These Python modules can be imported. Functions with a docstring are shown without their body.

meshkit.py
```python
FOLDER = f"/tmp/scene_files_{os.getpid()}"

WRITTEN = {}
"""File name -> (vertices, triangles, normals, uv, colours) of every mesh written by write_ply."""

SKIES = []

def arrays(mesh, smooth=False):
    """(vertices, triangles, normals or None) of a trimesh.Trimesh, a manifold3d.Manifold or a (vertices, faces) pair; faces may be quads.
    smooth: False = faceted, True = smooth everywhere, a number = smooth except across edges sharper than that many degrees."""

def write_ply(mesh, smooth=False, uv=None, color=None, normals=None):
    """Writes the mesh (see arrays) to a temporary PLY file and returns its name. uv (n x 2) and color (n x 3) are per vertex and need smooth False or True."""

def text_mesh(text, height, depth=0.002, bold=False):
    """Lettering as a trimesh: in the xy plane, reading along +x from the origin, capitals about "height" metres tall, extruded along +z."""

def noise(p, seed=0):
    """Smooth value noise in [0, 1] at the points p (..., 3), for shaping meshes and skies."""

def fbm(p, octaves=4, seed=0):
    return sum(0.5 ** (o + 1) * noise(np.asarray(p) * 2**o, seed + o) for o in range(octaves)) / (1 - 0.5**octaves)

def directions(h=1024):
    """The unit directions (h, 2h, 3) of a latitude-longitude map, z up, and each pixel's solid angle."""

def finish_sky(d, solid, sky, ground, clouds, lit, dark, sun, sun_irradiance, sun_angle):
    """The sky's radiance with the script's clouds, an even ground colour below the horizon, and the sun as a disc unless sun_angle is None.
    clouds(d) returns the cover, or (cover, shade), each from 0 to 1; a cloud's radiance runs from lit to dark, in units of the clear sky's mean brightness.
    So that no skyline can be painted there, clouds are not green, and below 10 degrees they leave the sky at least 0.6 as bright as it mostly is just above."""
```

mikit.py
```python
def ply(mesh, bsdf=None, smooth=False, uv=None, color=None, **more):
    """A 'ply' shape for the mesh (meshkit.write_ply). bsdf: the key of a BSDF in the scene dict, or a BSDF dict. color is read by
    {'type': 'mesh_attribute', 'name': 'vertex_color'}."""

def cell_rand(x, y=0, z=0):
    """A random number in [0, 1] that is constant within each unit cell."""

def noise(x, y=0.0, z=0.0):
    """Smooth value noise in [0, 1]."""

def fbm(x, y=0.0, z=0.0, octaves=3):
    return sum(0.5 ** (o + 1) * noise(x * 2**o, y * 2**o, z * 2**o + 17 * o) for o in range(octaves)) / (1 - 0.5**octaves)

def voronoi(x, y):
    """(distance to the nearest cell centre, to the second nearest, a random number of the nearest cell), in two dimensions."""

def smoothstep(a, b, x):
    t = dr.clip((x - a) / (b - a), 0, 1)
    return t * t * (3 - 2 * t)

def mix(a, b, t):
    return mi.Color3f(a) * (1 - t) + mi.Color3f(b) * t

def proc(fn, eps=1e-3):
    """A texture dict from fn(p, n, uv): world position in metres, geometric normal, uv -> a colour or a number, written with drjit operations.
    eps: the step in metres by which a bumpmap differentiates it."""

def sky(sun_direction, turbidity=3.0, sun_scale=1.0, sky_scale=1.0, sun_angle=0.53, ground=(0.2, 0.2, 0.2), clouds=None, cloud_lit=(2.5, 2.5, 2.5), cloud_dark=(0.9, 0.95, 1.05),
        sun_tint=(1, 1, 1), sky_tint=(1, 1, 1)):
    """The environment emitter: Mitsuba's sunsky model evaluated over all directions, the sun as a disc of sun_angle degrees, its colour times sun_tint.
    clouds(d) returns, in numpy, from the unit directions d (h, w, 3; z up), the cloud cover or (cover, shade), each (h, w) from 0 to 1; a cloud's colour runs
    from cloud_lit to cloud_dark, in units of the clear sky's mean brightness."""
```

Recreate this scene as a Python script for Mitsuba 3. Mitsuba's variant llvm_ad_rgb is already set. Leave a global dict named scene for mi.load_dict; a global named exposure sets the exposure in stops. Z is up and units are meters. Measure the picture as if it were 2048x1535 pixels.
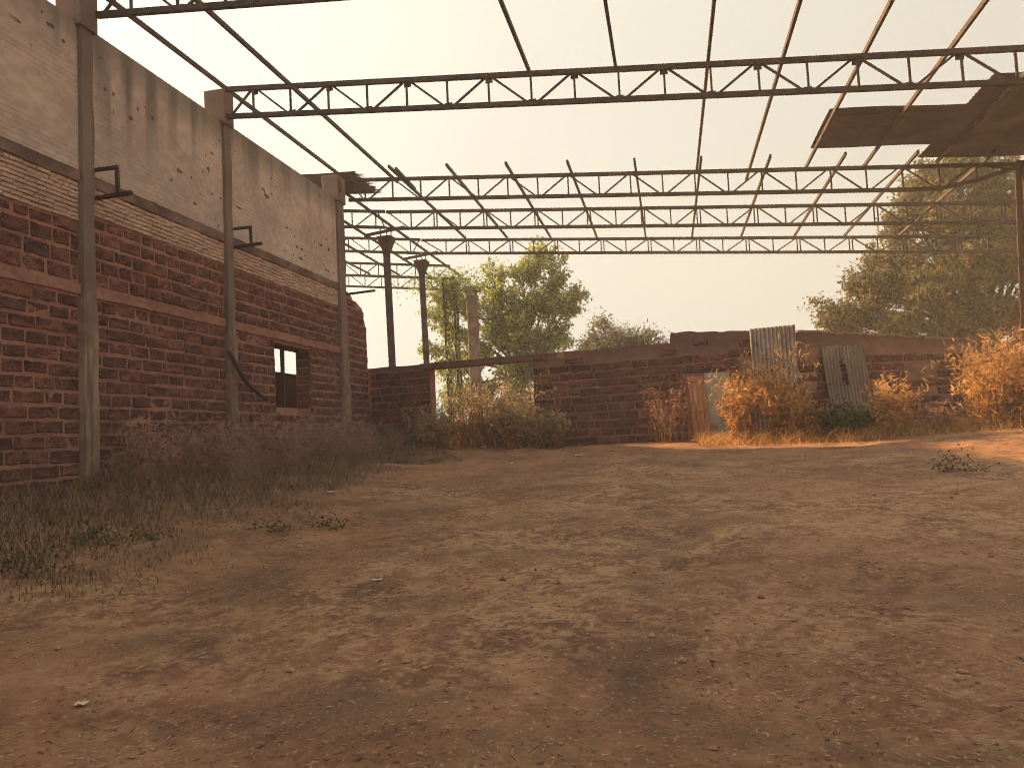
import math
import numpy as np, trimesh, mitsuba as mi, mikit, meshkit, drjit as dr
from shapely.geometry import Polygon, box as sbox
T = mi.ScalarTransform4f
scene, labels = {}, {}

# ------------------------------------------------------------------ camera, sky, exposure
FWD = np.array([-0.19895, 0.97763, 0.06823]); UP = np.array([0.06252, -0.05682, 0.99642]); EYE = np.array([0, 0, 1.5])
scene['camera'] = {'type': 'perspective', 'fov': 67.243, 'fov_axis': 'x', 'near_clip': 0.05, 'far_clip': 3000.0,
                   'to_world': T().look_at(origin=EYE.tolist(), target=(EYE + FWD).tolist(), up=UP.tolist())}
AZ, EL = math.radians(12), math.radians(28)
SUN = np.array([-math.cos(AZ) * math.cos(EL), math.sin(AZ) * math.cos(EL), math.sin(EL)])


def veil(d):
    """A hazy dry-season sky: one even layer, brighter towards the sun and a little towards the horizon."""
    ang = np.degrees(np.arccos(np.clip(d @ SUN, -1, 1)))
    n = meshkit.fbm(d * np.array([2.0, 2.0, 5.0]), 3, 5)
    L = np.interp(ang + (n - .5) * 7, [0, 10, 22, 36, 60, 85, 115, 180], [9.5, 8.2, 4.9, 3.0, 2.22, 1.78, 1.40, 1.25])
    return np.full(d.shape[:2], 1.0), np.clip((9.5 - L) / (9.5 - 1.25), 0, 1)


scene['sky'] = mikit.sky(SUN.tolist(), turbidity=4, sun_scale=2.0, sun_angle=1.6, sun_tint=(1.22, 0.90, 0.52), clouds=veil,
                         cloud_lit=(9.45, 8.9, 7.3), cloud_dark=(1.22, 1.18, 1.02), ground=(0.15, 0.10, 0.07))
exposure = 2.32

# ------------------------------------------------------------------ helpers
used = {}


def name(key):
    if key not in used:
        used[key] = 0
        return key
    used[key] += 1
    return f'{key}_{used[key]:03d}'


PAL = {'straw_lit': ((.38, .20, .075), (.85, .57, .27), (.17, .09, .045), .95), 'straw_dull': ((.30, .175, .14), (.60, .40, .31), (.14, .085, .070), .8),
       'straw_olive': ((.28, .21, .125), (.62, .46, .30), (.13, .105, .065), .9), 'grass_green': ((.060, .062, .026), (.22, .18, .080), (.035, .035, .020), .8),
       'weed_green': ((.050, .070, .030), (.14, .16, .065), (.030, .040, .022), .8), 'leaf_sunny': ((.16, .215, .065), (.46, .52, .17), (.095, .125, .050), 1.0),
       'leaf_grey': ((.10, .105, .055), (.25, .225, .115), (.065, .060, .038), .8), 'leaf_red': ((.22, .045, .03), (.38, .09, .045), (.12, .03, .02), .9)}


def veg(key, mesh, pal, per, parent=None, **k):
    """Leaves or blades with a colour of their own each (dry, fresh or dead); per = vertices of one leaf."""
    v, f = mesh; n = len(v) // per
    r = np.random.default_rng(n * 7 + len(key))
    A, B, D, _ = PAL[pal]; A, B, D = map(np.array, (A, B, D))
    c = v.reshape(n, per, 3).mean(1)
    t = np.clip(.62 * r.random(n) + .55 * (meshkit.noise(c * 2.2, 9) - .1), 0, 1)[:, None]
    col = A * (1 - t) + B * t
    dead = r.random(n) < .22
    col[dead] = D * r.uniform(.8, 1.5, (dead.sum(), 1))
    kk = name(key if parent is None else parent + '__' + key)
    scene[kk] = mikit.ply((v, f), f'm_veg_{pal}', color=np.repeat(col, per, 0))
    tag(kk, k.get('label'), k.get('cat'), k.get('group'), k.get('kind'))
    return kk


def add(key, mesh, bsdf, parent=None, label=None, cat=None, group=None, kind=None, smooth=False, to_world=None, shared=None):
    k = name(key if parent is None else parent + '__' + key)
    d = dict(shared) if shared is not None else mikit.ply(mesh, bsdf, smooth=smooth)
    if to_world is not None:
        d['to_world'] = to_world
    scene[k] = d
    tag(k, label, cat, group, kind)
    return k


def tag(k, label=None, cat=None, group=None, kind=None):
    e = {}
    if label: e['label'] = label
    if cat: e['category'] = cat
    if group: e['group'] = group
    if kind: e['kind'] = kind
    if e: labels[k] = e


def thing(key, label, cat, group=None):
    k = name(key)
    tag(k, label, cat, group)
    return k


def cat_m(ms):
    return trimesh.util.concatenate([m if isinstance(m, trimesh.Trimesh) else trimesh.Trimesh(m[0], m[1], process=False) for m in ms])


def unit(v):
    return np.asarray(v, float) / np.linalg.norm(v)


def boxm(x0, x1, y0, y1, z0, z1, ch=0.0):
    if ch <= 0:
        m = trimesh.creation.box(extents=(x1 - x0, y1 - y0, z1 - z0))
        m.apply_translation(((x0 + x1) / 2, (y0 + y1) / 2, (z0 + z1) / 2))
        return m
    pts = []
    for sx in (0, 1):
        for sy in (0, 1):
            for sz in (0, 1):
                c = np.array([x1 if sx else x0, y1 if sy else y0, z1 if sz else z0])
                s = np.array([-1 if sx else 1, -1 if sy else 1, -1 if sz else 1]) * ch
                for a in range(3):
                    o = s.copy(); o[a] = 0
                    pts.append(c + o)
    return trimesh.convex.convex_hull(np.array(pts))


def bar(p, q, w, h, up=(0, 0, 1)):
    """A straight bar of w (sideways) by h (along up) from p to q."""
    p, q = np.asarray(p, float), np.asarray(q, float)
    L = np.linalg.norm(q - p); z = (q - p) / L
    x = np.cross(up, z)
    if np.linalg.norm(x) < 1e-6: x = np.cross([1, 0, 0], z)
    x = unit(x); y = np.cross(z, x)
    m = trimesh.creation.box(extents=(w, h, L))
    M = np.eye(4); M[:3, 0], M[:3, 1], M[:3, 2], M[:3, 3] = x, y, z, (p + q) / 2
    m.apply_transform(M)
    return m


def tube(pts, rad, sides=7):
    pts = np.asarray(pts, float); rad = np.broadcast_to(rad, len(pts)).astype(float)
    t = np.gradient(pts, axis=0); t /= np.linalg.norm(t, axis=1, keepdims=True) + 1e-12
    a = np.cross(t, [0.31, 0.17, 0.93] if abs(t[0] @ [0.31, 0.17, 0.93]) < .95 else [1, 0, 0]); a /= np.linalg.norm(a, axis=1, keepdims=True)
    b = np.cross(t, a)
    th = np.arange(sides) / sides * 2 * np.pi
    v = pts[:, None] + rad[:, None, None] * (np.cos(th)[None, :, None] * a[:, None] + np.sin(th)[None, :, None] * b[:, None])
    n = len(pts); f = []
    for i in range(n - 1):
        for j in range(sides):
            k = (j + 1) % sides
            f += [[i * sides + j, i * sides + k, (i + 1) * sides + k], [i * sides + j, (i + 1) * sides + k, (i + 1) * sides + j]]
    v = np.vstack([v.reshape(-1, 3), pts[0], pts[-1]])
    for j in range(sides):
        k = (j + 1) % sides
        f += [[n * sides, k, j], [n * sides + 1, (n - 1) * sides + j, (n - 1) * sides + k]]
    return trimesh.Trimesh(v, f, process=False)


def prism(poly, P, u, nb, th):
    """A shapely polygon in (s, z) laid on the upright plane through P along u, made th thick towards nb."""
    m = trimesh.creation.extrude_polygon(poly, th, engine='earcut')
    v = np.array(m.vertices)
    w = np.asarray(P, float) + v[:, :1] * np.asarray(u, float) + v[:, 2:] * np.asarray(nb, float)
    w[:, 2] += v[:, 1]
    m2 = trimesh.Trimesh(w, m.faces, process=False)
    if m2.volume < 0: m2.invert()
    return m2


def blades(base, h, lean, width, rng, seg=3):
    """Grass blades as ribbons: base (n,3), h (n,), lean (n,2) = sideways run of the tip in metres, width (n,)."""
    n = len(base); a = rng.uniform(0, 2 * np.pi, n)
    side = np.stack([np.cos(a), np.sin(a), np.zeros(n)], 1)
    rows = []
    for i in range(seg + 1):
        t = i / seg
        c = base + np.stack([lean[:, 0] * t ** 1.8, lean[:, 1] * t ** 1.8, h * (t - 0.12 * t * t * np.minimum(1, np.hypot(lean[:, 0], lean[:, 1]) / np.maximum(h, .01)))], 1)
        w = width * (1 - 0.85 * t)
        rows += [c - side * w[:, None] / 2, c + side * w[:, None] / 2]
    v = np.stack(rows, 1).reshape(-1, 3); k = 2 * (seg + 1)
    f = []
    for i in range(seg):
        f += [[2 * i, 2 * i + 1, 2 * i + 3], [2 * i, 2 * i + 3, 2 * i + 2]]
    F = (np.array(f)[None] + (np.arange(n) * k)[:, None, None]).reshape(-1, 3)
    return v, F


def leaves(c, length, width, rng, droop=0.0, axis=None):
    """Small pointed leaves, two triangles each, folded along the middle."""
    n = len(c)
    if axis is None:
        axis = rng.normal(size=(n, 3)); axis[:, 2] -= droop
    axis = axis / np.linalg.norm(axis, axis=1, keepdims=True)
    s = np.cross(axis, rng.normal(size=(n, 3))); s /= np.linalg.norm(s, axis=1, keepdims=True)
    nn = np.cross(axis, s)
    L = (length * rng.uniform(.6, 1.3, n))[:, None]; W = (width * rng.uniform(.7, 1.3, n))[:, None]
    v = np.stack([c - axis * L / 2, c + s * W / 2 + nn * W * .2, c + axis * L / 2, c - s * W / 2 + nn * W * .2], 1).reshape(-1, 3)
    f = (np.array([[0, 1, 2], [0, 2, 3]])[None] + (np.arange(n) * 4)[:, None, None]).reshape(-1, 3)
    return v, f


def join(parts):
    V, Fs, o = [], [], 0
    for v, f in parts:
        V.append(v); Fs.append(np.asarray(f) + o); o += len(v)
    return np.vstack(V), np.vstack(Fs)


def sstep(a, b, x):
    t = np.clip((x - a) / (b - a), 0, 1)
    return t * t * (3 - 2 * t)


def ground_z(X, Y):
    X, Y = np.asarray(X, float), np.asarray(Y, float)
    return .05 + .06 * np.clip(Y, -6, 19.5) + sstep(-3.2, -8, X) * (.5 - .33 * sstep(9, 18, Y)) + .13 * sstep(2.5, 8, X) * sstep(9, 16.5, Y)


# ------------------------------------------------------------------ materials
def P(fn, rough=0.9, bump=None, bscale=0.01, two=True, eps=2e-3, **more):
    b = {'type': 'principled', 'base_color': mikit.proc(fn) if callable(fn) else {'type': 'rgb', 'value': list(fn)}, 'roughness': rough, 'specular': 0.25, **more}
    if bump is not None:
        b = {'type': 'bumpmap', 'arbitrary': mikit.proc(bump, eps=eps), 'scale': bscale, 'bsdf': b}
    return {'type': 'twosided', 'bsdf': b} if two else b


def leafmat(rgb, trans=0.8, fn=None):
    return {'type': 'principledthin', 'base_color': mikit.proc(fn) if fn else {'type': 'rgb', 'value': list(rgb)}, 'roughness': 0.7, 'diff_trans': trans, 'spec_trans': 0.0}


N, FB, MX, SS = mikit.noise, mikit.fbm, mikit.mix, mikit.smoothstep


def earth(p, n, uv):
    wx, wy = p.x + .5 * N(p.x * 1.1, p.y * 1.1, 8.0), p.y + .5 * N(p.x * 1.1 + 9, p.y * 1.1, 6.0)
    mid = FB(wx * 1.5, wy * 1.5, 5.0, 3)
    fine = FB(wx * 6.3, wy * 6.3, 9.0, 3)
    small = FB(p.x * 24, p.y * 24, 4.0, 2)
    grit = N(p.x * 75, p.y * 75, 1.0)
    v = mid * .40 + fine * .30 + small * .20 + grit * .10
    c = MX((.104, .052, .032), (.245, .137, .080), SS(.20, .80, v))
    red = FB(p.x * .5 + 3, p.y * .5, 0.0, 3) * .5 + FB(wx * 2.2 + 40, wy * 2.2, 2.0, 3) * .5
    c = MX(c, MX((.160, .076, .044), (.285, .150, .088), v), SS(.48, .70, red) * .7)
    c = MX(c, (.30, .195, .112), SS(.44, .72, FB(wx * .6 + 11, wy * .6 + 7, 3.0, 4)) * SS(.40, .66, fine * .5 + small * .5) * .6)
    c = MX(c, (.075, .050, .036), SS(.54, .74, FB(wx * 1.3 - 20, wy * 1.3, 4.0, 4)) * .45 * SS(.3, .6, small))
    c = MX(c, (.42, .28, .19), SS(.76, .94, grit) * SS(.45, .62, small) * .5)
    return MX(c, (.05, .030, .022), SS(.24, .08, grit) * SS(.55, .4, small) * .6)


def earth_bump(p, n, uv):
    return FB(p.x * 9, p.y * 9, 1.0, 4) * .7 + N(p.x * 48, p.y * 48, 2.0) * .35 + FB(p.x * 2.2, p.y * 2.2, 3.0, 2) * .8


def laterite(dark, light):
    def fn(p, n, uv):
        a = FB(p.x * 6, p.y * 6, p.z * 9, 4)
        b = N(p.x * 38, p.y * 38, p.z * 42)
        c = MX(dark, light, SS(.3, .72, a))
        c = MX(c, (.33, .17, .10), SS(.66, .9, b) * .4)
        return MX(c, (.03, .014, .011), SS(.34, .14, b) * .75)
    return fn


def lat_bump(p, n, uv):
    return FB(p.x * 22, p.y * 22, p.z * 26, 3) + N(p.x * 70, p.y * 70, p.z * 70) * .4


def mortar(p, n, uv):
    a = FB(p.x * 2, p.y * 2, p.z * 3, 3); b = FB(p.x * 14, p.y * 14, p.z * 18, 3)
    c = MX((.20, .105, .085), (.33, .188, .150), SS(.3, .7, a * .5 + b * .5))
    return MX(c, (.17, .09, .07), SS(.60, .75, b) * .4)


def plaster(p, n, uv):
    a = FB(p.x * 1.1, p.y * 1.1, p.z * 1.1, 4); b = FB(p.x * 9, p.y * 9, p.z * 9, 3)
    c = MX((.37, .315, .28), (.51, .445, .395), SS(.3, .7, a * .65 + b * .35))
    row = dr.abs(p.z / .077 - dr.floor(p.z / .077) - .5) * 2
    c = MX(c, (.20, .15, .12), SS(.72, .95, row) * SS(.42, .66, FB(p.y * .9 + 5, 2.0, p.z * 1.6, 4)) * .45)
    # rain streaks running down from the top edge, each with its own length
    run = N(p.y * 3.4, 7.0, p.z * .10) * .6 + N(p.y * 9.0, 3.0, p.z * .2) * .4
    reach = SS(6.1, 7.8, p.z + (N(p.y * 1.6, 1.0, 0.0) - .5) * 1.5)
    c = MX(c, (.125, .118, .105), SS(.40, .66, run) * reach * .92)
    c = MX(c, (.17, .155, .135), SS(7.15, 7.75, p.z + (a - .5) * .6) * .7)
    return MX(c, (.07, .05, .04), SS(.84, .90, N(p.y * 11, 2.0, p.z * 9)) * SS(.5, .62, N(p.y * 1.3, 4.0, p.z * 1.3)) * .85)


def plaster_bump(p, n, uv):
    courses = dr.abs(p.z / .077 - dr.floor(p.z / .077) - .5) * 2
    return FB(p.x * 10, p.y * 10, p.z * 10, 3) - SS(.80, .98, courses) * .28


def whitewash(p, n, uv):
    a = FB(p.x * 3, p.y * 3, p.z * 3, 4); b = FB(p.x * 20, p.y * 20, p.z * 24, 2)
    c = MX((.36, .28, .23), (.50, .40, .33), SS(.3, .7, a))
    return MX(c, (.20, .115, .085), SS(.57, .72, a * .5 + b * .5) * .7)


def concrete(p, n, uv):
    a = FB(p.x * 1.5, p.y * 1.5, p.z * 1.2, 4); b = FB(p.x * 11, p.y * 11, p.z * 6, 3)
    c = MX((.165, .12, .097), (.30, .225, .18), SS(.3, .7, a * .6 + b * .4))
    c = MX(c, MX((.120, .100, .088), (.215, .178, .152), a), SS(3.2, 4.4, p.z + (a - .5) * 1.2) * .92 * SS(-7.0, -7.6, p.x) * SS(20, 19, p.y))
    s = N(p.x * 16, p.y * 16, p.z * .6)
    return MX(c, (.085, .07, .055), SS(.56, .78, s * .6 + a * .4) * .75)


def ledge(p, n, uv):
    a = FB(p.x * 3, p.y * 3, p.z * 3, 4)
    return MX((.105, .075, .068), (.205, .148, .128), SS(.28, .72, a))


def oldwall(p, n, uv):
    a = FB(p.x * .9, p.y * .9, p.z * 1.4, 4); b = FB(p.x * 8, p.y * 8, p.z * 9, 3)
    c = MX((.20, .108, .085), (.32, .185, .145), SS(.3, .7, a * .6 + b * .4))
    c = MX(c, (.085, .058, .052), SS(2.95, 3.55, p.z + (a - .5) * .9) * .7)
    c = MX(c, (.075, .055, .048), SS(.55, .72, a) * .5)
    return MX(c, (.36, .26, .20), SS(.72, .82, FB(p.x * 2.3 + 9, p.y * 2.3, p.z * 2.3, 4)) * .6)


def rough_bump(p, n, uv):
    return FB(p.x * 14, p.y * 14, p.z * 14, 4)


def rust(p, n, uv):
    a = FB(p.x * 5, p.y * 5, p.z * 5, 3)
    return MX((.036, .029, .030), (.068, .046, .040), SS(.35, .7, a))


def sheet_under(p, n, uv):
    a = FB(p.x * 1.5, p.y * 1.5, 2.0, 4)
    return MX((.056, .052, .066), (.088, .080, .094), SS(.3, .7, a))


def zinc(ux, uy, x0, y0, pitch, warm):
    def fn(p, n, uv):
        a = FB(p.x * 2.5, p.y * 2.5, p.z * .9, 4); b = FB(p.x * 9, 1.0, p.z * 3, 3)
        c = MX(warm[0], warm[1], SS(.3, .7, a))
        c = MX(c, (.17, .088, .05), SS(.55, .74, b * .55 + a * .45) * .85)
        valley_shade = .5 - .5 * dr.sin(((p.x - x0) * ux + (p.y - y0) * uy) * (2 * math.pi / pitch))     # shade between the ribs, painted into the colour along the valleys
        return MX(c, (.085, .062, .052), SS(.45, .95, valley_shade) * (.28 + .35 * b))
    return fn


def paleblue(p, n, uv):
    a = FB(p.x * 3, p.y * 3, p.z * 2, 4)
    c = MX((.24, .27, .26), (.37, .40, .37), SS(.3, .7, a))
    return MX(c, (.26, .16, .09), SS(.58, .74, FB(p.x * 5, 3.0, p.z * 4, 3)) * .7)


def wood(p, n, uv):
    g = FB(p.x * 40, p.y * 40, p.z * 2.2, 3)
    return MX((.26, .135, .08), (.46, .26, .155), SS(.25, .75, g))


def straw(a_, b_, k=1.7):
    def fn(p, n, uv):
        v = N(p.x * 23, p.y * 23, p.z * 9) * .55 + FB(p.x * k, p.y * k, p.z * k, 2) * .45
        return MX(a_, b_, SS(.25, .75, v))
    return fn


def add_bsdfs():
    b = scene
    b['m_earth'] = P(earth, .95, earth_bump, .022, eps=4e-3)
    for i, (d, l) in enumerate([((.078, .036, .032), (.160, .078, .063)), ((.062, .032, .030), (.128, .064, .054)), ((.106, .047, .038), (.198, .095, .073))]):
        b[f'm_laterite_{i}'] = P(laterite(d, l), .95, lat_bump, .016)
    b['m_mortar'] = P(mortar, .95, rough_bump, .012)
    b['m_plaster'] = P(plaster, .92, plaster_bump, .008)
    b['m_whitewash'] = P(whitewash, .9, rough_bump, .008)
    b['m_concrete'] = P(concrete, .9, rough_bump, .012)
    b['m_oldwall'] = P(oldwall, .95, rough_bump, .018)
    b['m_ledge'] = P(ledge, .95, rough_bump, .012)
    b['m_rust'] = P(rust, .7)
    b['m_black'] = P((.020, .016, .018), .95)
    b['m_slate'] = P((.085, .082, .090), .8)
    b['m_redrust'] = P((.080, .052, .043), .85)
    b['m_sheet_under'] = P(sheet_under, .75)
    b['m_paleblue'] = P(paleblue, .6)
    b['m_wood'] = P(wood, .85)
    b['m_clod'] = P(straw((.16, .085, .05), (.34, .21, .13)), .95)
    b['m_bark'] = P((.10, .07, .05), .95)
    b['m_paper'] = P((.48, .41, .34), .85)
    for q in PAL:
        b[f'm_veg_{q}'] = {'type': 'principledthin', 'base_color': {'type': 'mesh_attribute', 'name': 'vertex_color'}, 'roughness': 0.7, 'diff_trans': PAL[q][3], 'spec_trans': 0.0}
    b['m_stalk'] = leafmat((.30, .17, .09), .5)


add_bsdfs()

# ------------------------------------------------------------------ ground
def grid_coords(a, b, step, far):
    c = list(np.arange(a, b + 1e-9, step)); lo, hi, s = a, b, step
    while hi < far:
        s *= 1.35; hi += s; lo -= s
        c = [lo] + c + [hi]
    return np.array(c)


gx, gy = grid_coords(-9.5, 10.5, .07, 600), grid_coords(1.5, 20.5, .07, 600)
GX, GY = np.meshgrid(gx, gy, indexing='ij')


def relief(X, Y):
    q = np.stack([X, Y, np.zeros_like(X)], -1)
    return (meshkit.fbm(q * .9, 4, 3) - .5) * .10 + (meshkit.fbm(q * 4.0, 3, 8) - .5) * .035


def gz(X, Y):
    return ground_z(X, Y) + relief(np.asarray(X, float), np.asarray(Y, float))


GZ = gz(GX, GY)
nx, ny = GX.shape
ii = (np.arange(nx - 1)[:, None] * ny + np.arange(ny - 1)[None]).reshape(-1, 1)
GF = np.hstack([ii, ii + ny, ii + ny + 1, ii + 1])
add('ground', (np.stack([GX, GY, GZ], -1).reshape(-1, 3), GF), 'm_earth', label='bare trodden brown and red earth of the yard', kind='structure', smooth=True)

# loose clods and pebbles over the earth
rng = np.random.default_rng(11)
ico = trimesh.creation.icosahedron()
n = 5200
d_ = 2.2 + 15 * rng.random(n) ** 1.5
a_ = rng.uniform(-.82, .55, n)
px_, py_ = d_ * np.sin(a_), d_ * np.cos(a_)
keep = (px_ > -7.4) & (px_ < 8)
px_, py_ = px_[keep], py_[keep]; n = len(px_)
r_ = .0035 + .010 * rng.random(n) ** 3 + .016 * (rng.random(n) > .985)
v = ico.vertices[None] * (1 + .25 * rng.normal(size=(n, 12, 1))) * r_[:, None, None] * np.array([1.2, 1, .7])
v = v + np.stack([px_, py_, gz(px_, py_) + r_ * .2], 1)[:, None]
add('loose_stones', (v.reshape(-1, 3), (ico.faces[None] + (np.arange(n) * 12)[:, None, None]).reshape(-1, 3)), 'm_clod',
    label='small clods and pebbles strewn over the bare earth', cat='pebbles', kind='stuff')

# dry litter of straw lying flat on the earth
n = 16000
d_ = 2.2 + 15 * rng.random(n) ** 1.3
a_ = rng.uniform(-.82, .55, n)
px_, py_ = d_ * np.sin(a_), d_ * np.cos(a_)
dens = meshkit.fbm(np.stack([px_ * .8, py_ * .8, np.zeros(n)], -1), 3, 21)
keep = (px_ > -7.4) & (dens + rng.normal(size=n) * .06 > .58)
px_, py_ = px_[keep], py_[keep]; n = len(px_)
ax = np.stack([rng.normal(size=n), rng.normal(size=n), rng.normal(size=n) * .12], 1)
v, f = leaves(np.stack([px_, py_, gz(px_, py_) + .006], 1), .055, .006, rng, axis=ax)
veg('straw_litter', (v, f), 'straw_dull', 4, label='flattened straw litter lying on the bare earth', cat='straw', kind='stuff')

# ------------------------------------------------------------------ laterite blocks (shared shapes)
def block_mesh(seed):
    r = np.random.default_rng(seed)
    us, vs = np.linspace(-.5, .5, 4), np.linspace(-.5, .5, 3)
    front = np.array([[u * .94 + r.normal() * .012, v_ * .86 + r.normal() * .035, .92 + r.normal() * .13] for v_ in vs for u in us])
    idx = lambda i, j: j * 4 + i
    ring = [idx(0, 0), idx(1, 0), idx(2, 0), idx(3, 0), idx(3, 1), idx(3, 2), idx(2, 2), idx(1, 2), idx(0, 2), idx(0, 1)]
    side = np.array([[front[k][0] / .93 * (1 + r.normal() * .006), front[k][1] / .86 + r.normal() * .02, .66 + r.normal() * .05] for k in ring])
    back = np.array([[s[0], s[1], 0] for s in side])
    V = np.vstack([front, side, back]); F = []
    for j in range(2):
        for i in range(3):
            F += [[idx(i, j), idx(i + 1, j), idx(i + 1, j + 1)], [idx(i, j), idx(i + 1, j + 1), idx(i, j + 1)]]
    for k in range(10):
        q = (k + 1) % 10
        a, b, c, d, e, g = ring[k], ring[q], 12 + k, 12 + q, 22 + k, 22 + q
        F += [[a, c, d], [a, d, b], [c, e, g], [c, g, d]]
    return trimesh.Trimesh(V, F, process=False)


BLOCKS = [block_mesh(i) for i in range(8)]
BLOCK_PLY = {(i, m): mikit.ply(BLOCKS[i], f'm_laterite_{m}') for i in range(8) for m in range(3)}
BRICK_PLY = {i: mikit.ply(BLOCKS[i], 'm_whitewash') for i in range(4)}


def frame(u, v, w, c):
    M = np.eye(4); M[:3, 0], M[:3, 1], M[:3, 2], M[:3, 3] = u, v, w, c
    return M


def courses(s0, s1, z0, z1, h, length, seed, holes=(), joint=.042, top=None, first=0):
    """(s, z, length, height) of each block laid in courses on a wall face; holes = (s0, s1, z0, z1) left open; top(s) cuts the wall."""
    r = np.random.default_rng(seed); out = []
    nc = max(1, round((z1 - z0) / h)); h = (z1 - z0) / nc
    for k in range(nc):
        za, zb = z0 + k * h, z0 + (k + 1) * h
        spans = [(s0, s1)]
        for a, b, c, d in holes:
            if min(zb, d) - max(za, c) > .03:
                spans = [q for (p, e) in spans for q in ((p, min(e, a)), (max(p, b), e)) if q[1] - q[0] > .08]
        for p, e in spans:
            s = p - (r.uniform(.05, .7) * length if p == s0 and p < first else 0)
            while s < e - .05:
                L = length * r.uniform(.68, 1.28)
                if k % 2 and s == p: L *= .55
                b = min(s + L, e)
                if e - b < .12: b = e
                a = max(s, p)
                if b - a > .07:
                    m = (a + b) / 2
                    if top is None or zb < top(m) + .02:
                        j = joint * r.uniform(.8, 1.35)
                        out.append((m, (za + zb) / 2 + r.normal() * .004, b - a - j, h - joint * r.uniform(.85, 1.25)))
                s = b
    return out


def lay(parent, key, rows, P0, u, w, depth, seed, ply_of, meshes, mats, most=300, jitter=.006):
    """Each block a part (nearest first), those past the limit joined into one part."""
    r = np.random.default_rng(seed); rows = list(rows)
    P0, u, w = np.asarray(P0, float), np.asarray(u, float), np.asarray(w, float)
    cs = [P0 + u * s + np.array([0, 0, z]) for s, z, L, H in rows]
    order = np.argsort([-(rows[i][2] * rows[i][3]) / np.sum((cs[i] - EYE) ** 2) if cs[i][1] > 7.3 else 1 for i in range(len(rows))])
    rest = []
    for rank, i in enumerate(order):
        s, z, L, H = rows[i]
        rot = r.normal() * .012
        uu = u * math.cos(rot) + np.array([0, 0, 1]) * math.sin(rot); vv = np.cross(w, uu)
        M = frame(uu * L, vv * H, w * depth, cs[i] + w * r.normal() * jitter)
        if rank < most:
            add(key, None, None, parent, shared=ply_of(r), to_world=T(M.tolist()))
        else:
            m = meshes[r.integers(len(meshes))].copy(); m.apply_transform(M); rest.append(m)
    if rest:
        add(key + '_remainder', cat_m(rest), mats, parent, kind='stuff')


lat_ply = lambda weights: (lambda r: BLOCK_PLY[(int(r.integers(8)), int(r.choice(3, p=weights)))])

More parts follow.
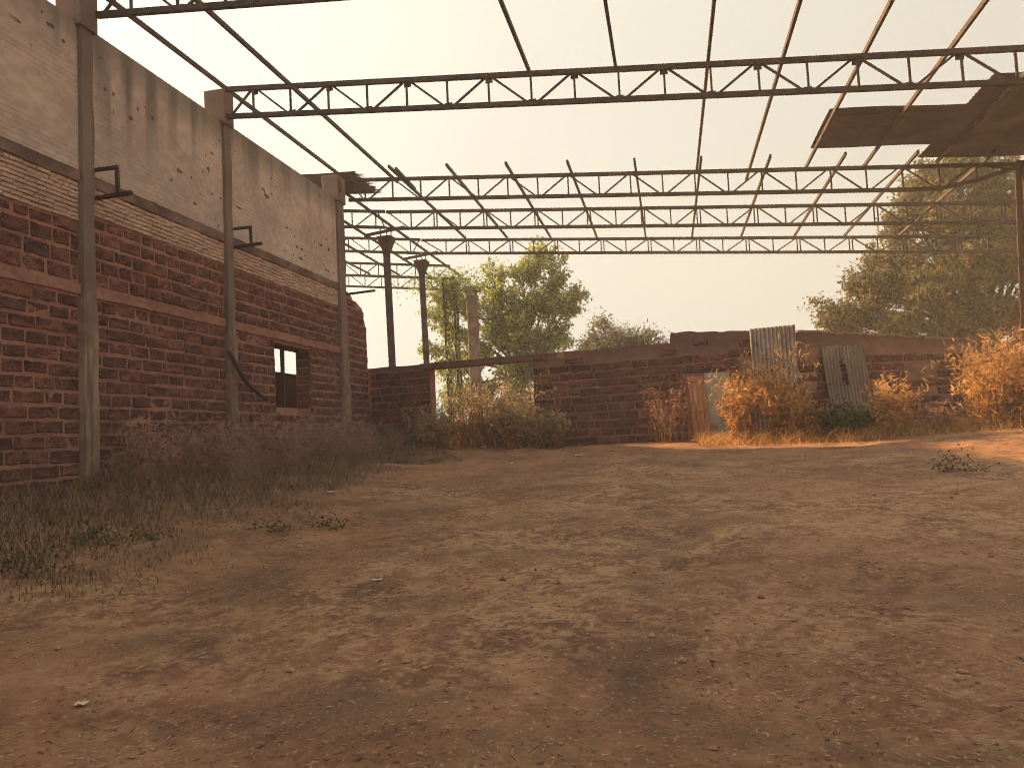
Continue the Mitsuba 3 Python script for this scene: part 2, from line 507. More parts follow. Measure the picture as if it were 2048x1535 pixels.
# ------------------------------------------------------------------ the tall wall on the left
XW = -8.0
WIN = (14.72, 16.30, 2.36, 3.72)
wall = thing('warehouse_wall', 'tall roofless wall on the left, laterite blocks below and stained plaster above', 'wall')
outline = [(-14, -.3), (19.78, -.3), (19.78, 4.55), (19.70, 4.78), (19.62, 4.92), (19.55, 5.16), (19.3, 5.24), (19.12, 5.30), (18.95, 5.29), (18.8, 5.42), (18.55, 5.48), (18.34, 5.56), (18.34, 7.77), (-14, 7.77)]
core = Polygon(outline).difference(sbox(*[WIN[0], WIN[2], WIN[1], WIN[3]]))
add('masonry_core', prism(core, (XW - .035, 0, 0), (0, 1, 0), (-1, 0, 0), .33), 'm_mortar', wall)
COLS = [(5.72, 6.06), (9.27, 9.51), (12.90, 13.12), (17.96, 18.34)]
rows = courses(6.06, 18.0, 1.05, 3.78, .2, .43, 1, holes=[WIN] + [(a, b, 0, 9) for a, b in COLS], first=7)
rows += courses(6.06, 9.27, 3.955, 4.64, .2, .43, 22, first=7) + courses(9.51, 18.0, 3.955, 4.80, .2, .43, 2, holes=[(a, b, 0, 9) for a, b in COLS], first=7)
rows += courses(6.06, 9.27, 4.65, 4.82, .17, .36, 23, first=7, joint=.045) + courses(9.51, 18.0, 4.81, 4.985, .17, .36, 24, holes=[(a, b, 0, 9) for a, b in COLS], joint=.05)
rows += courses(18.36, 19.78, 1.05, 5.3, .2, .40, 3, top=lambda s: float(np.interp(s, [18.3, 19.0, 19.5, 19.7, 19.8], [5.5, 5.3, 5.15, 4.7, 4.5])))
lay(wall, 'laterite_block', rows, (XW - .06, 0, 0), (0, 1, 0), (1, 0, 0), .045, 4, lat_ply([.45, .3, .25]), BLOCKS, 'm_laterite_0')
rows = courses(7.2, 9.27, 4.83, 5.40, .063, .205, 7, joint=.010) + courses(9.51, 17.96, 4.995, 5.40, .063, .205, 27, holes=[(a, b, 0, 9) for a, b in COLS], joint=.010)
lay(wall, 'painted_brick', rows, (XW - .05, 0, 0), (0, 1, 0), (1, 0, 0), .042, 8, lambda r: BRICK_PLY[int(r.integers(4))], BLOCKS[:4], 'm_whitewash', jitter=.003)
for (a, b) in [(-14, 5.72), (6.06, 9.27), (9.51, 12.90), (13.12, 17.96)]:
    z1 = 7.772
    add('plaster_panel', boxm(XW - .045, XW - .004, a, b, 5.58, z1), 'm_plaster', wall)
    r = np.random.default_rng(int(a * 10) + 400)
    def ragged(z0, z1, out, jag, key, mat='m_ledge'):
        ys = np.linspace(a, b, max(3, int((b - a) / .12)))
        V = []
        for y in ys:
            o = out + r.normal() * jag
            V += [[XW - .05, y, z0], [XW + o, y, z0 + abs(r.normal()) * jag], [XW + o * .92, y, z1 + r.normal() * jag * .6], [XW - .05, y, z1 + .01]]
        V = np.array(V); F = []
        for i in range(len(ys) - 1):
            for q in range(4):
                e = (q + 1) % 4
                F += [[4 * i + q, 4 * i + e, 4 * i + 4 + e], [4 * i + q, 4 * i + 4 + e, 4 * i + 4 + q]]
        F += [[0, 2, 1], [0, 3, 2]]; L = 4 * (len(ys) - 1); F += [[L, L + 1, L + 2], [L, L + 2, L + 3]]
        m = trimesh.Trimesh(V, F, process=False)
        if m.volume < 0: m.invert()
        add(key, m, mat, wall)
    ragged(5.40, 5.575, .006, .010, 'concrete_ledge')
    ragged(3.785, 3.95, .006, .010, 'tie_beam', 'm_mortar')
BR = [None, (5.66, 5.24, .42), (5.72, 5.36, .42), (None, 5.36, .62)]
CL = [None, 'nearest cracked concrete column, with a rusty bracket high on it', 'second concrete column, its square stub rising above the wall top', 'concrete column at the broken end of the high wall']
for i, (a, b) in enumerate(COLS):
    r = np.random.default_rng(70 + i)
    zs = np.concatenate([[-.3], np.arange(.6, 7.7, .32), [7.70]])
    V = []
    for z in zs:
        o = .055 + r.normal() * .006 + (.015 if z < 3.6 else 0)
        wob = r.normal() * .010
        ww = .022 if z < 3.7 else 0
        V += [[XW - .05, a - ww + wob, z], [XW + o, a - ww + wob + .012, z], [XW + o + .006, b + ww + wob - .012, z], [XW - .05, b + ww + wob, z]]
    V = np.array(V); F = []
    for k in range(len(zs) - 1):
        for q in range(4):
            e = (q + 1) % 4
            F += [[4 * k + q, 4 * k + 4 + e, 4 * k + e], [4 * k + q, 4 * k + 4 + q, 4 * k + 4 + e]]
    L = 4 * (len(zs) - 1); F += [[L, L + 2, L + 1], [L, L + 3, L + 2]]
    shaft = trimesh.Trimesh(V, F, process=False)
    if shaft.volume < 0: shaft.invert()
    stub = boxm(XW - .33, XW + .10, a - .05, b + .06, 7.69, 8.36 if i != 1 else 8.9, .015)
    ck = add('column', cat_m([shaft, stub]), 'm_concrete', wall, label=CL[i])
    if BR[i]:
        zt, zb, ln = BR[i]; yb = b + .03
        ms = [bar((XW + .02, yb, zb), (XW + ln + .18, yb + .05, zb + .04), .06, .05)]
        if zt:
            ms += [bar((XW + .02, yb, zt), (XW + ln, yb, zt), .05, .045), bar((XW + ln - .02, yb, zt - .03), (XW + ln - .02, yb + .02, zb + .03), .045, .045)]
        add('bracket', cat_m(ms), 'm_rust', ck)
# bricks showing through on top of the end column, a mortar-free brick patch
add('brick_patch', cat_m([boxm(XW + .10, XW + .125, 17.96, 18.12, 7.95 + k * .08, 8.02 + k * .08, .006) for k in range(4)]), 'm_laterite_2', wall)
# window: posts and rails of the old frame
ms = [boxm(XW - .34, XW - .27, 15.52, 15.59, WIN[2], WIN[3] - .05)]
wf = add('window_frame', cat_m(ms + [boxm(XW - .34, XW - .27, WIN[0] + .002, WIN[1] - .03, WIN[3] - .05, WIN[3] - .002)]), 'm_rust', wall, label='dark window frame with one upright in the wall opening')
jr = np.random.default_rng(90); jm = []
for k in range(7):
    z = WIN[2] + .02 + k * .19
    jm.append(boxm(XW - .35, XW - .02 + jr.normal() * .012, WIN[1] - .02 + jr.normal() * .008, WIN[1] + .05, z, z + .16, .012))
for k in range(7):
    add('jamb_block', jm[k], 'm_laterite_2', wall)

low = thing('outer_wall_and_sun_block', 'black wall, low where seen through the window opening, with an unseen taller part added to block sun', 'wall')
add('masonry', cat_m([boxm(-9.9, -9.6, 17.2, 21, .9, 3.36), boxm(-9.9, -9.6, 4, 17.198, .9, 5.4)]), 'm_black', low)  # taller near part is unseen, added to stop sun coming through the window
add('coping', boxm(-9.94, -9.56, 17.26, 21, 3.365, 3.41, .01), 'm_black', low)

tb = np.array([[-7.9, 12.80, 3.34], [-7.87, 12.86, 3.22], [-7.82, 13.0, 2.98], [-7.78, 13.2, 2.76], [-7.74, 13.45, 2.60], [-7.70, 13.75, 2.46]])
add('bent_pipe', tube(tb, [.035, .04, .045, .045, .04, .03]), 'm_rust', label='dark bent pipe slanting down from the second concrete column', cat='pipe', smooth=40)

# ------------------------------------------------------------------ boundary wall across the far side
A0, A1 = np.array([-7.99, 19.80]), np.array([2.9, 18.35])
u1 = unit(A1 - A0); U1 = np.array([*u1, 0]); W1 = np.array([u1[1], -u1[0], 0])      # W points to the camera
S = lambda x: (x - A0[0]) / u1[0]                                                   # wall run from x
L1 = S(A1[0])
bw = thing('boundary_wall', 'low laterite boundary wall with a wide opening, meeting the tall wall', 'wall')
O0, O1, G0, G1 = S(-6.2), S(-3.36), S(.40), S(1.40)
topz = lambda s: float(np.interp(s, [0, S(.06), S(.12), S(.6), S(1.0), S(1.6), L1], [3.56, 3.56, 3.80, 3.78, 3.72, 3.70, 3.55]))
rr = np.random.default_rng(31)
tops = [(s, topz(s) + rr.normal() * .012) for s in np.concatenate([np.arange(L1, S(.12), -.18), [S(.12)], [S(.10)]])] + [(s, 3.555 + rr.normal() * .010) for s in np.arange(S(.08), 0, -.25)] + [(-.3, 3.56)]
poly = Polygon([(-.3, -.2), (O0, -.2), (O0, 3.40), (O1, 3.40), (O1, -.2), (G0, -.2), (G0, 2.80), (G1, 2.80), (G1, -.2), (L1, -.2)] + tops).buffer(0)
P1 = np.array([*A0, 0]) - W1 * .035
add('masonry_core', prism(poly, P1, U1, -W1, .30), 'm_oldwall', bw)
rows = courses(0, O0, 1.0, 3.40, .2, .43, 41) + courses(O1, G0, 1.0, 3.42, .2, .44, 42)
rows += courses(G0, G1, 2.83, 3.62, .2, .42, 43) + courses(G1, L1 - .05, 1.0, 3.5, .2, .44, 44)
rows = [q for q in rows if not (q[0] > O1 and q[1] > 3.2 and rr.random() < .7) and not (q[0] > S(.5) and rr.random() < .15)]
lay(bw, 'laterite_block', rows, P1 - W1 * .012, U1, W1, .040, 45, lat_ply([.5, .3, .2]), BLOCKS, 'm_laterite_0')
lm = bar(P1 + U1 * (O0 - .25) + [0, 0, 3.485] - W1 * .12, P1 + U1 * (O1 + .35) + [0, 0, 3.485] - W1 * .12, .36, .15)
add('lintel', lm, 'm_oldwall', bw, label='thin concrete beam spanning the wide opening')
add('gate_lintel', bar(P1 + U1 * (G0 - .15) + [0, 0, 2.835] + W1 * .01, P1 + U1 * (G1 + .2) + [0, 0, 2.835] + W1 * .01, .08, .07), 'm_rust', bw)
B1 = np.array([12.4, 22.95]); u2 = unit(B1 - A1); U2 = np.array([*u2, 0]); W2 = np.array([u2[1], -u2[0], 0]); L2 = np.linalg.norm(B1 - A1)
bw2 = thing('boundary_wall', 'dark boundary wall behind the dry bushes on the right, running away from the corrugated sheets', 'wall')
tops = [(s, 3.55 - .058 * s + rr.normal() * .010) for s in np.arange(L2, -.01, -.3)]
P2 = np.array([*A1, 0]) - W2 * .035
add('masonry_core', prism(Polygon([(-.02, -.2), (L2, -.2)] + tops).buffer(0), P2, U2, -W2, .30), 'm_oldwall', bw2)
cop = prism(Polygon([(s, z + .002) for s, z in tops] + [(s, z + .05) for s, z in tops[::-1]]).buffer(0), P2 + W2 * .03, U2, -W2, .36)
add('coping', cop, 'm_concrete', bw2)
rows = courses(0.02, L2 - .3, 1.0, 3.0, .2, .44, 51)
rows = [q for q in rows if rr.random() < .85]
lay(bw2, 'laterite_block', rows, P2 - W2 * .014, U2, W2, .036, 52, lat_ply([.5, .4, .1]), BLOCKS, 'm_laterite_0')

# gate: a leaf of upright planks standing ajar, and a pale sheet beside it
gt = thing('wooden_gate', 'leaning wooden plank gate leaf standing ajar in the boundary wall gateway', 'gate')
gp = np.array([*A0, 0]) + U1 * S(.44) * 1.0 + W1 * .05
gu = unit(U1 * .995 + W1 * .08)
for k in range(4):
    b0 = gp + gu * (.045 + .095 * k); r = np.random.default_rng(60 + k)
    z0 = 1.16 + (0.0 if k in (0, 2, 3) else .02); z1 = 2.73 + r.normal() * .012 - .012 * k
    lean = gu * .10
    m = bar(b0 + lean + [0, 0, z0], b0 + [0, 0, z1], .082, .022, up=np.cross(gu, [0, 0, 1]))
    if k == 9: m = bar(b0 + lean * .45 + [0, 0, 1.95], b0 + [0, 0, z1], .082, .022, up=np.cross(gu, [0, 0, 1]))
    add('plank', m, 'm_wood', gt)
for z in (1.93, 2.62):
    o = gu * .10 * (2.7 - z) / 1.55 + np.cross(gu, [0, 0, 1]) * .03
    add('rail', bar(gp + o + gu * .02 + [0, 0, z], gp + o + gu * .37 + [0, 0, z - .01], .026, .085), 'm_wood', gt)
gs = np.array([*A0, 0]) + U1 * S(.83)
V = []
for i in range(9):
    for j in range(13):
        s, z = i / 8 * .58, 1.12 + j / 12 * 1.64
        V.append(gs + U1 * s + W1 * (.0 + .02 * math.sin(5 * s + 3 * z) + .012 * math.sin(9 * z)) + np.array([0, 0, z]))
F = [[i * 13 + j, i * 13 + 13 + j, i * 13 + 14 + j, i * 13 + j + 1] for i in range(8) for j in range(12)]


def thick(V, F, n, t):
    V = np.asarray(V, float); F = np.asarray(F)
    if F.shape[1] == 4: F = np.vstack([F[:, [0, 1, 2]], F[:, [0, 2, 3]]])
    m = trimesh.Trimesh(V, F, process=False)
    e = np.sort(m.edges, axis=1); key, inv, cnt = np.unique(e, axis=0, return_inverse=True, return_counts=True)
    rim = m.edges[cnt[inv.ravel()] == 1]; o = len(V)
    rimf = np.vstack([np.stack([rim[:, 1], rim[:, 0], rim[:, 0] + o], 1), np.stack([rim[:, 1], rim[:, 0] + o, rim[:, 1] + o], 1)])
    return trimesh.Trimesh(np.vstack([V, V - np.asarray(n) * t]), np.vstack([F, F[:, ::-1] + o, rimf]), process=False)


add('door_sheet', thick(V, F, W1, .006), 'm_paleblue', label='pale blue grey metal sheet closing the gateway beside the planks', cat='metal sheet')


def corrugated(p0, eu, ev, lu, lv, pitch=.085, amp=.016, hole=None, jag=0.0, seed=0, nv=14, t=.002, curl=0.0):
    """A corrugated sheet: waves follow one another along eu (lu long); ridges run along ev (lv long)."""
    r = np.random.default_rng(seed); eu, ev = unit(eu), unit(ev); nn = np.cross(eu, ev)
    nu = int(lu / pitch * 6); V, F = [], []
    end = jag * r.random(nu + 1)
    for i in range(nu + 1):
        for j in range(nv + 1):
            s, q = i / nu * lu, j / nv * (lv - end[i])
            V.append(np.asarray(p0) + eu * s + ev * q + nn * (amp * math.sin(2 * math.pi * s / pitch) + curl * (q / lv) ** 2 + .012 * math.sin(1.7 * s + 2.3 * q + seed)))
    for i in range(nu):
        for j in range(nv):
            s, q = (i + .5) / nu * lu, (j + .5) / nv * lv
            if hole and hole(s, q): continue
            F.append([i * (nv + 1) + j, (i + 1) * (nv + 1) + j, (i + 1) * (nv + 1) + j + 1, i * (nv + 1) + j + 1])
    return thick(V, F, nn, t)


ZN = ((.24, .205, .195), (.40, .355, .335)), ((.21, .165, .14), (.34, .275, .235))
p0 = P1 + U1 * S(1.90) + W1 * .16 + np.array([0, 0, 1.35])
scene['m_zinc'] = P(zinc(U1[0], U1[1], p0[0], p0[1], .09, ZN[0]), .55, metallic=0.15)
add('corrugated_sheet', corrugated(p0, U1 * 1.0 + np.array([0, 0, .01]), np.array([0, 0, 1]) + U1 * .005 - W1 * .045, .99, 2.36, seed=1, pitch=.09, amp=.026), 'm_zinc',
    label='tall grey corrugated sheet leaning on the wall and standing above its top', cat='corrugated sheet', smooth=60)
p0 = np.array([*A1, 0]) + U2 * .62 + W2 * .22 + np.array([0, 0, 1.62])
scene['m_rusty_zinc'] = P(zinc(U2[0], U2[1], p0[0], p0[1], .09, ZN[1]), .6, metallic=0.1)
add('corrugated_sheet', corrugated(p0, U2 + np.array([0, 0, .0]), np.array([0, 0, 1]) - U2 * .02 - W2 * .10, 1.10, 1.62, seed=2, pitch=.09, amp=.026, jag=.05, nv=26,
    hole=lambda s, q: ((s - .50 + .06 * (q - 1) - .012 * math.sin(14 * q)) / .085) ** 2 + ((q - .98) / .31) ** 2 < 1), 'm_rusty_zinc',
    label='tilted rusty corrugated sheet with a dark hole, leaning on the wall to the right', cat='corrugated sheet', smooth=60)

sh = thing('gate_backing', 'wall added just behind the gateway of the boundary wall to keep the gaps dark', 'wall')  # added backing that blocks the bright view through the gate
add('masonry', boxm(-.6, 2.6, 20.2, 20.5, .9, 2.9), 'm_oldwall', sh)

# ------------------------------------------------------------------ roof trusses
SL = -.0945


def truss(label, Y, x0, x1, joint, zb, depth=.53, slope=SL, xr=-8.0, double=False, end=None, chord=(.07, .085), web=.034, bend=None, plates=False):
    k = thing('roof_truss', label, 'roof truss')
    B = lambda x: np.array([x, Y, zb + slope * (x - xr) + (bend(x) if bend else 0)])
    Tp = lambda x: np.array([x, Y, zb + depth + slope * (x - xr)])
    xs = sorted({x0, x1, *([joint + .76 * i for i in range(-60, 60) if x0 < joint + .76 * i < x1] if bend else [])})
    add('top_chord', bar(Tp(x0), Tp(x1), chord[0], chord[1]), 'm_rust', k)
    add('bottom_chord', cat_m([bar(B(a), B(b), *chord) for a, b in zip(xs, xs[1:])]), 'm_rust', k)
    i0 = math.ceil((x0 + .12 - joint) / .76); i1 = math.floor((x1 - .05 - joint) / .76)
    for i in range(i0, i1 + 1):
        x = joint + .76 * i; apex = i % 2 == 0
        for o in ((-.045, .045) if double and apex else (0,)):
            add('vertical', bar(B(x + o), Tp(x + o), web, web, up=(0, 1, 0)), 'm_rust', k)
        if plates:
            c_ = (Tp(x) - [0, 0, .06]) if apex else (B(x) + [0, 0, .06])
            add('joint_plate', bar(c_ + [-.065, .062, 0], c_ + [.065, .062, 0], .010, .085), 'm_rust', k)
        nx_ = min(x + .76, x1)
        a, b = (Tp(x + .05), B(nx_ - .03)) if apex else (B(x + .05), Tp(nx_ - .05))
        add('diagonal', bar(a + [0, .045, 0], b + [0, .045, 0], web, web, up=(0, 1, 0)), 'm_rust', k)
        if i == i0 and x - x0 > .2:
            a, b = (B(x0 + .03), Tp(x - .05)) if apex else (Tp(x0 + .03), B(x - .05))
            add('diagonal', bar(a + [0, .045, 0], b + [0, .045, 0], web, web, up=(0, 1, 0)), 'm_rust', k)
    return k


truss('rusty steel truss crossing the top left corner, cut off by the photo edge', 9.55, -7.9, 7.8, -7.33, 8.0, plates=True)
truss('second steel truss, widest in view, from the column stub to the right edge', 12.95, -7.9, 7.8, -7.35, 7.85, plates=True)
truss('third steel truss, ending on the rusty column at right with its bottom chord bent up', 18.6, -7.9, 7.80, -6.68, 7.90, bend=lambda x: .62 * max(0, (x - 6.0) / 1.8) ** 1.6 * .75)
truss('fourth steel truss with paired uprights, just behind the third', 21.7, -8.02, 11.2, -6.49, 7.94, .51, double=True)
truss('lowest and farthest long steel truss with paired uprights above the boundary wall', 25.05, -8.02, 12.4, -6.4, 7.94, .46, double=True)
LS = -.124
truss('left-hand truss running from the nearer slim post to behind the tall wall', 21.72, -15.5, -8.08, -9.9, 7.98, .49, slope=LS, web=.03)
truss('left-hand truss running from the second slim post to behind the tall wall', 25.07, -15.5, -8.08, -9.2, 7.95, .47, slope=LS, web=.03)
truss('left-hand truss carried by the vine-covered lattice column', 28.4, -15.5, -8.0, -9.4, 7.70, .50, slope=LS, web=.03)
truss('farthest left-hand truss, low and thin, ending at the bare concrete column', 31.6, -16, -8.0, -9.0, 7.80, .50, slope=LS, web=.03)

# purlins: bars lying across the trusses, running away from the camera
zt = lambda x, s=SL, b=8.47: b + s * (x + 8.0) + .05


def purlin(label, x, y0, y1, s=SL, b=8.47, dz=0.0, dz1=None):
    r = np.random.default_rng(int(abs(x) * 1000) + int(y0))
    a, e = np.array([x, y0, zt(x, s, b) + dz]), np.array([x + r.normal() * .02, y1, zt(x, s, b) + (dz if dz1 is None else dz1)])
    add('purlin', bar(a, e, .05, .075), 'm_rust', label=label, cat='purlin', group='purlins lying across the roof trusses')


ORD = ['first', 'second', 'third', 'fourth', 'fifth', 'sixth', 'seventh', 'eighth', 'ninth', 'tenth']
for i, (x, y1) in enumerate([(-8.05, 18.9), (-6.66, 19.0), (-2.09, 13.1), (-.57, 13.1), (1.0, 18.75), (2.19, 19.5), (3.44, 18.75), (4.72, 18.75), (6.2, 18.75)]):
    purlin(f'{ORD[i]} roof bar from the left among those crossing the second truss from the camera side', x, 3.0, y1, b=8.44)
for i, x in enumerate([-6.53, -5.03, -3.54, -2.04, -.46, 1.06, 2.58, 4.17, 5.65, 7.2]):
    purlin(f'{ORD[i]} roof bar from the left among those running from the third truss to the farthest', x, 17.95, 25.3, dz=.03, dz1=-.0)
purlin('short spare roof bar stub beside the first bar on the third truss', -6.40, 18.1, 19.6, dz=.02, dz1=-.05)
for i, (x, y0, y1) in enumerate([(-14.2, 20, 32), (-12.7, 20, 32), (-11.3, 19.8, 32), (-9.9, 19.6, 32), (-8.5, 19.2, 31.9)]):
    purlin(f'{ORD[i]} roof bar from the left behind the end of the tall wall', x, y0, y1, s=LS, b=8.40)

# leftover roof sheets on the purlins
ex, ey = np.array([1, 0, SL]), np.array([0, 1, 0])
rp = lambda x, y, dz=.0: np.array([x, y, zt(x) + .065 + dz])
rs = [(3.38, 15.5, 2.46, 2.12, 3, 'dark brown roof sheet left alone on the purlins, the smaller left one', .0, 0),
      (5.80, 14.32, 3.0, 4.2, 4, 'large dark roof sheet at the top right corner, seen from below', .012, 0)]
for x, y, lx, ly, sd, lab, dz, jag in rs:
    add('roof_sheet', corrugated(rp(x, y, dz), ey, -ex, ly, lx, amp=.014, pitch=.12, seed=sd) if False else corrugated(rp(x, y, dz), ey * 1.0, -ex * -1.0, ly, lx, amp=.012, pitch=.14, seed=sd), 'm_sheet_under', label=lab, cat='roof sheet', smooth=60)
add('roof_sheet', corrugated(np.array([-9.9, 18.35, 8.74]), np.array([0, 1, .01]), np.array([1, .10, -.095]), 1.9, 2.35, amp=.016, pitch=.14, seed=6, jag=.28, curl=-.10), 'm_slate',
    label='torn grey roof sheet hanging over the far end of the tall wall', cat='roof sheet', smooth=60)

# ------------------------------------------------------------------ posts and columns
for Y, lab in ((21.7, 'nearer of two slim dark posts with flared heads beyond the wall'), (25.05, 'farther of two slim dark posts with flared heads beyond the wall')):
    k = thing('roof_post', lab, 'post')
    add('shaft', cat_m([bar((-7.98, Y, 1.0), (-8.06, Y, 7.42),   .15, .15), bar((-7.98, Y - .085, 1.0), (-8.06, Y - .085, 7.42), .18, .02, up=(0, 1, 0))]), 'm_rust', k)
    hull = trimesh.convex.convex_hull(np.array([[-8.06 + sx * w, Y + sy * w, z] for z, w in ((7.20, .085), (7.45, .15), (7.62, .19), (7.64, .22), (7.68, .22)) for sx in (-1, 1) for sy in (-1, 1)]))
    add('flared_head', hull, 'm_rust', k)
    add('top_bar', bar((-8.75, Y, 7.80), (-7.45, Y - .05, 7.92), .09, .07), 'm_rust', k)
    for s in (-.18, .02, .16):
        add('clip', bar((-8.06 + s, Y, 7.68), (-8.06 + s, Y, 8.0 if s < .1 else 7.9), .025, .025), 'm_rust', k)
k = thing('lattice_column', 'steel lattice column overgrown with creepers beyond the wide opening', 'column')
for sx in (-1, 1):
    for sy in (-1, 1):
        add('leg', bar((-8 + .2 * sx, 28.4 + .2 * sy, 1.0), (-8.04 + .2 * sx, 28.4 + .2 * sy, 7.75), .08, .08), 'm_rust', k)
for i in range(12):
    z = 1.2 + i * .54
    for sy in (-1, 1):
        s = 1 if i % 2 else -1
        add('brace', bar((-8 - .2 * s, 28.4 + .2 * sy, z), (-8 + .2 * s, 28.4 + .2 * sy, z + .54), .03, .03, up=(0, 1, 0)), 'm_rust', k)
k = thing('concrete_column', 'bare concrete column standing among the leaves beyond the opening', 'column')
add('shaft', boxm(-8.2, -7.78, 31.4, 31.8, .9, 7.75, .03), 'm_ledge', k)
add('cap', boxm(-8.34, -7.64, 31.3, 31.9, 7.755, 7.95, .02), 'm_ledge', k)
k = thing('rusty_column', 'rusty red steel column at the right edge carrying the third truss', 'column')
add('shaft', cat_m([bar((7.62, 18.62, 1.0), (7.93, 18.62, 6.98), .15, .03), bar((7.56, 18.62, 1.0), (7.87, 18.62, 6.98), .03, .16), bar((7.68, 18.62, 1.0), (7.99, 18.62, 6.98), .03, .16)]), 'm_redrust', k)
add('head_plate', bar((7.78, 18.62, 6.985), (8.08, 18.62, 6.96), .2, .03), 'm_rust', k)

# ------------------------------------------------------------------ plants
def weed(label, x, y, h, r, n, mat, seed, cat='dry bush', group=None, spread=.5, leaf=.085, lw=.020, per=30, stalk='m_stalk', key='dry_bush', low=.25, long=False):
    rg = np.random.default_rng(seed); k = thing(key, label, cat, group)
    a, q = rg.uniform(0, 2 * np.pi, n), r * np.sqrt(rg.random(n)) * .75
    bx, by = x + q * np.cos(a), y + q * np.sin(a) * .7
    base = np.stack([bx, by, gz(bx, by) - .03], 1)
    hh = h * rg.uniform(.5, 1.08, n) * (1 - .35 * (q / max(r, .01)) ** 2)
    out = rg.normal(size=(n, 2)) * spread * .35 + np.stack([np.cos(a), np.sin(a)], 1) * (q / r)[:, None] * spread * .8
    lean = out * hh[:, None]
    sv, sf = blades(base, hh, lean, np.full(n, .017), rg, 4)
    add('stems', (sv, sf), stalk, k)
    t = low + (1 - low) * rg.random((n, per)) ** .75
    c = base[:, None] + np.stack([lean[:, 0:1] * t ** 1.8, lean[:, 1:2] * t ** 1.8, hh[:, None] * t], -1)
    c = c + rg.normal(size=c.shape) * np.array([.06, .06, .05]) * (.5 + t[..., None])
    c = c.reshape(-1, 3)
    ax = rg.normal(size=c.shape) * [1, 1, .9]; ax[:, 2] -= .35 if long else -.5
    if long:
        clot = meshkit.noise(c * 5.5, seed)
        c = c[clot > .36]; ax = ax[clot > .36]
    veg('dry_leaves' if 'dry' in key else 'leaves', leaves(c, leaf, lw, rg, axis=ax), mat, 4, k)
    return k


DB = 'sunlit dry bushes along the boundary wall'
for i, (lab, x, y, h, r, n, mat) in enumerate([
    ('tall narrow dry bush beside the gateway, left edge of the dry bushes', 1.50, 17.65, 1.95, .30, 95, 'straw_lit'),
    ('dry bush in front of the tall grey corrugated sheet', 2.35, 17.45, 2.15, .32, 110, 'straw_lit'),
    ('thin dry bush between the two corrugated sheets', 2.95, 17.5, 1.05, .28, 50, 'straw_lit'),
    ('low dry bush right of the rusty sheet with the hole', 4.55, 17.35, 1.35, .34, 80, 'straw_lit'),
    ('sparse reddish dry bush low against the dark wall', 5.4, 17.3, .62, .45, 50, 'straw_dull'),
    ('big orange dry bush, leftmost of the tall mass at the right edge', 6.25, 17.1, 1.9, .42, 130, 'straw_lit'),
    ('big orange dry bush in the middle of the tall mass at right', 6.95, 17.05, 2.05, .46, 150, 'straw_lit'),
    ('big orange dry bush cut by the right photo edge', 7.7, 17.05, 2.15, .50, 150, 'straw_lit')]):
    weed(lab, x, y, h, r, int(n * 1.1), mat, 200 + i, group=DB, long=True, spread=.42, leaf=.19, lw=.027, per=18, low=.10)
for i, (lab, x, y, h, r, n) in enumerate([
    ('brownish dry bush at the left end of the wide opening', -6.0, 18.9, 1.25, .5, 110),
    ('brownish dry bush left of the middle of the wide opening', -5.3, 19.75, 1.7, .55, 130),
    ('tallest brownish dry bush near the middle of the wide opening', -4.4, 19.7, 1.85, .55, 140),
    ('brownish dry bush at the right end of the wide opening', -3.75, 19.1, 1.75, .5, 130),
    ('dull dry bush in front of the block pier right of the opening', -2.95, 18.6, 1.1, .4, 70)]):
    weed(lab, x, y, h, r, n, 'straw_olive', 230 + i, group='dull dry bushes in the wide opening', spread=.6, long=True, leaf=.15, lw=.026, per=20)
weed('dark climbing dry plant on the wall left of the plank gate', -.05, 18.55, 1.75, .45, 55, 'straw_dull', 250, spread=.35, per=22)
weed('dark grey green bush under the rusty sheet with the hole', 3.55, 17.5, .80, .5, 90, 'weed_green', 251, 'bush', key='green_bush', leaf=.08, lw=.035, spread=.8)
weed('green leafy bush at the foot of the corner of tall wall and boundary wall', -7.35, 18.0, .6, .45, 80, 'weed_green', 252, 'bush', key='green_bush', leaf=.08, lw=.04, spread=.8)
weed('small reddish leaved bush at the top right, above the wall end', 8.6, 20.4, 2.5, .5, 80, 'leaf_red', 253, 'bush', key='red_bush', leaf=.09, lw=.035, low=.6)
for i, (lab, x, y, h, r, n) in enumerate([
    ('low green weed at the left photo edge on the bare earth', -5.45, 5.5, .15, .40, 34),
    ('long low green weed on the bank edge, second from the left', -5.5, 6.6, .13, .45, 30),
    ('small green weed on the bank edge beside the long one', -5.2, 7.0, .09, .22, 14),
    ('green weed patch in the left middle of the yard', -4.35, 7.8, .10, .32, 18),
    ('small green weed right of the patch in the left middle', -3.95, 8.35, .11, .25, 12),
    ('single upright green weed on bare earth at far right', 3.63, 11.5, .30, .12, 12),
    ('tiny green weed trailing beside the upright one at right', 3.95, 11.3, .08, .25, 9)]):
    weed(lab, x, y, h, r, n, 'weed_green', 260 + i, 'weed', key='green_weed', leaf=.042, lw=.024, per=12, spread=1.2, low=.1, group='green weeds on the bare earth')

for i in range(9):
    weed('dull reddish dry weeds along the foot of the tall wall', -7.45 + .25 * (i % 2), 10.0 + i * .93, .95 + .12 * math.sin(2.3 * i), .55, 62, 'straw_dull', 280 + i, 'dry weeds', key='dry_weeds', group='dull dry weeds along the foot of the tall wall', spread=.55, long=True, leaf=.15, lw=.022, per=15)

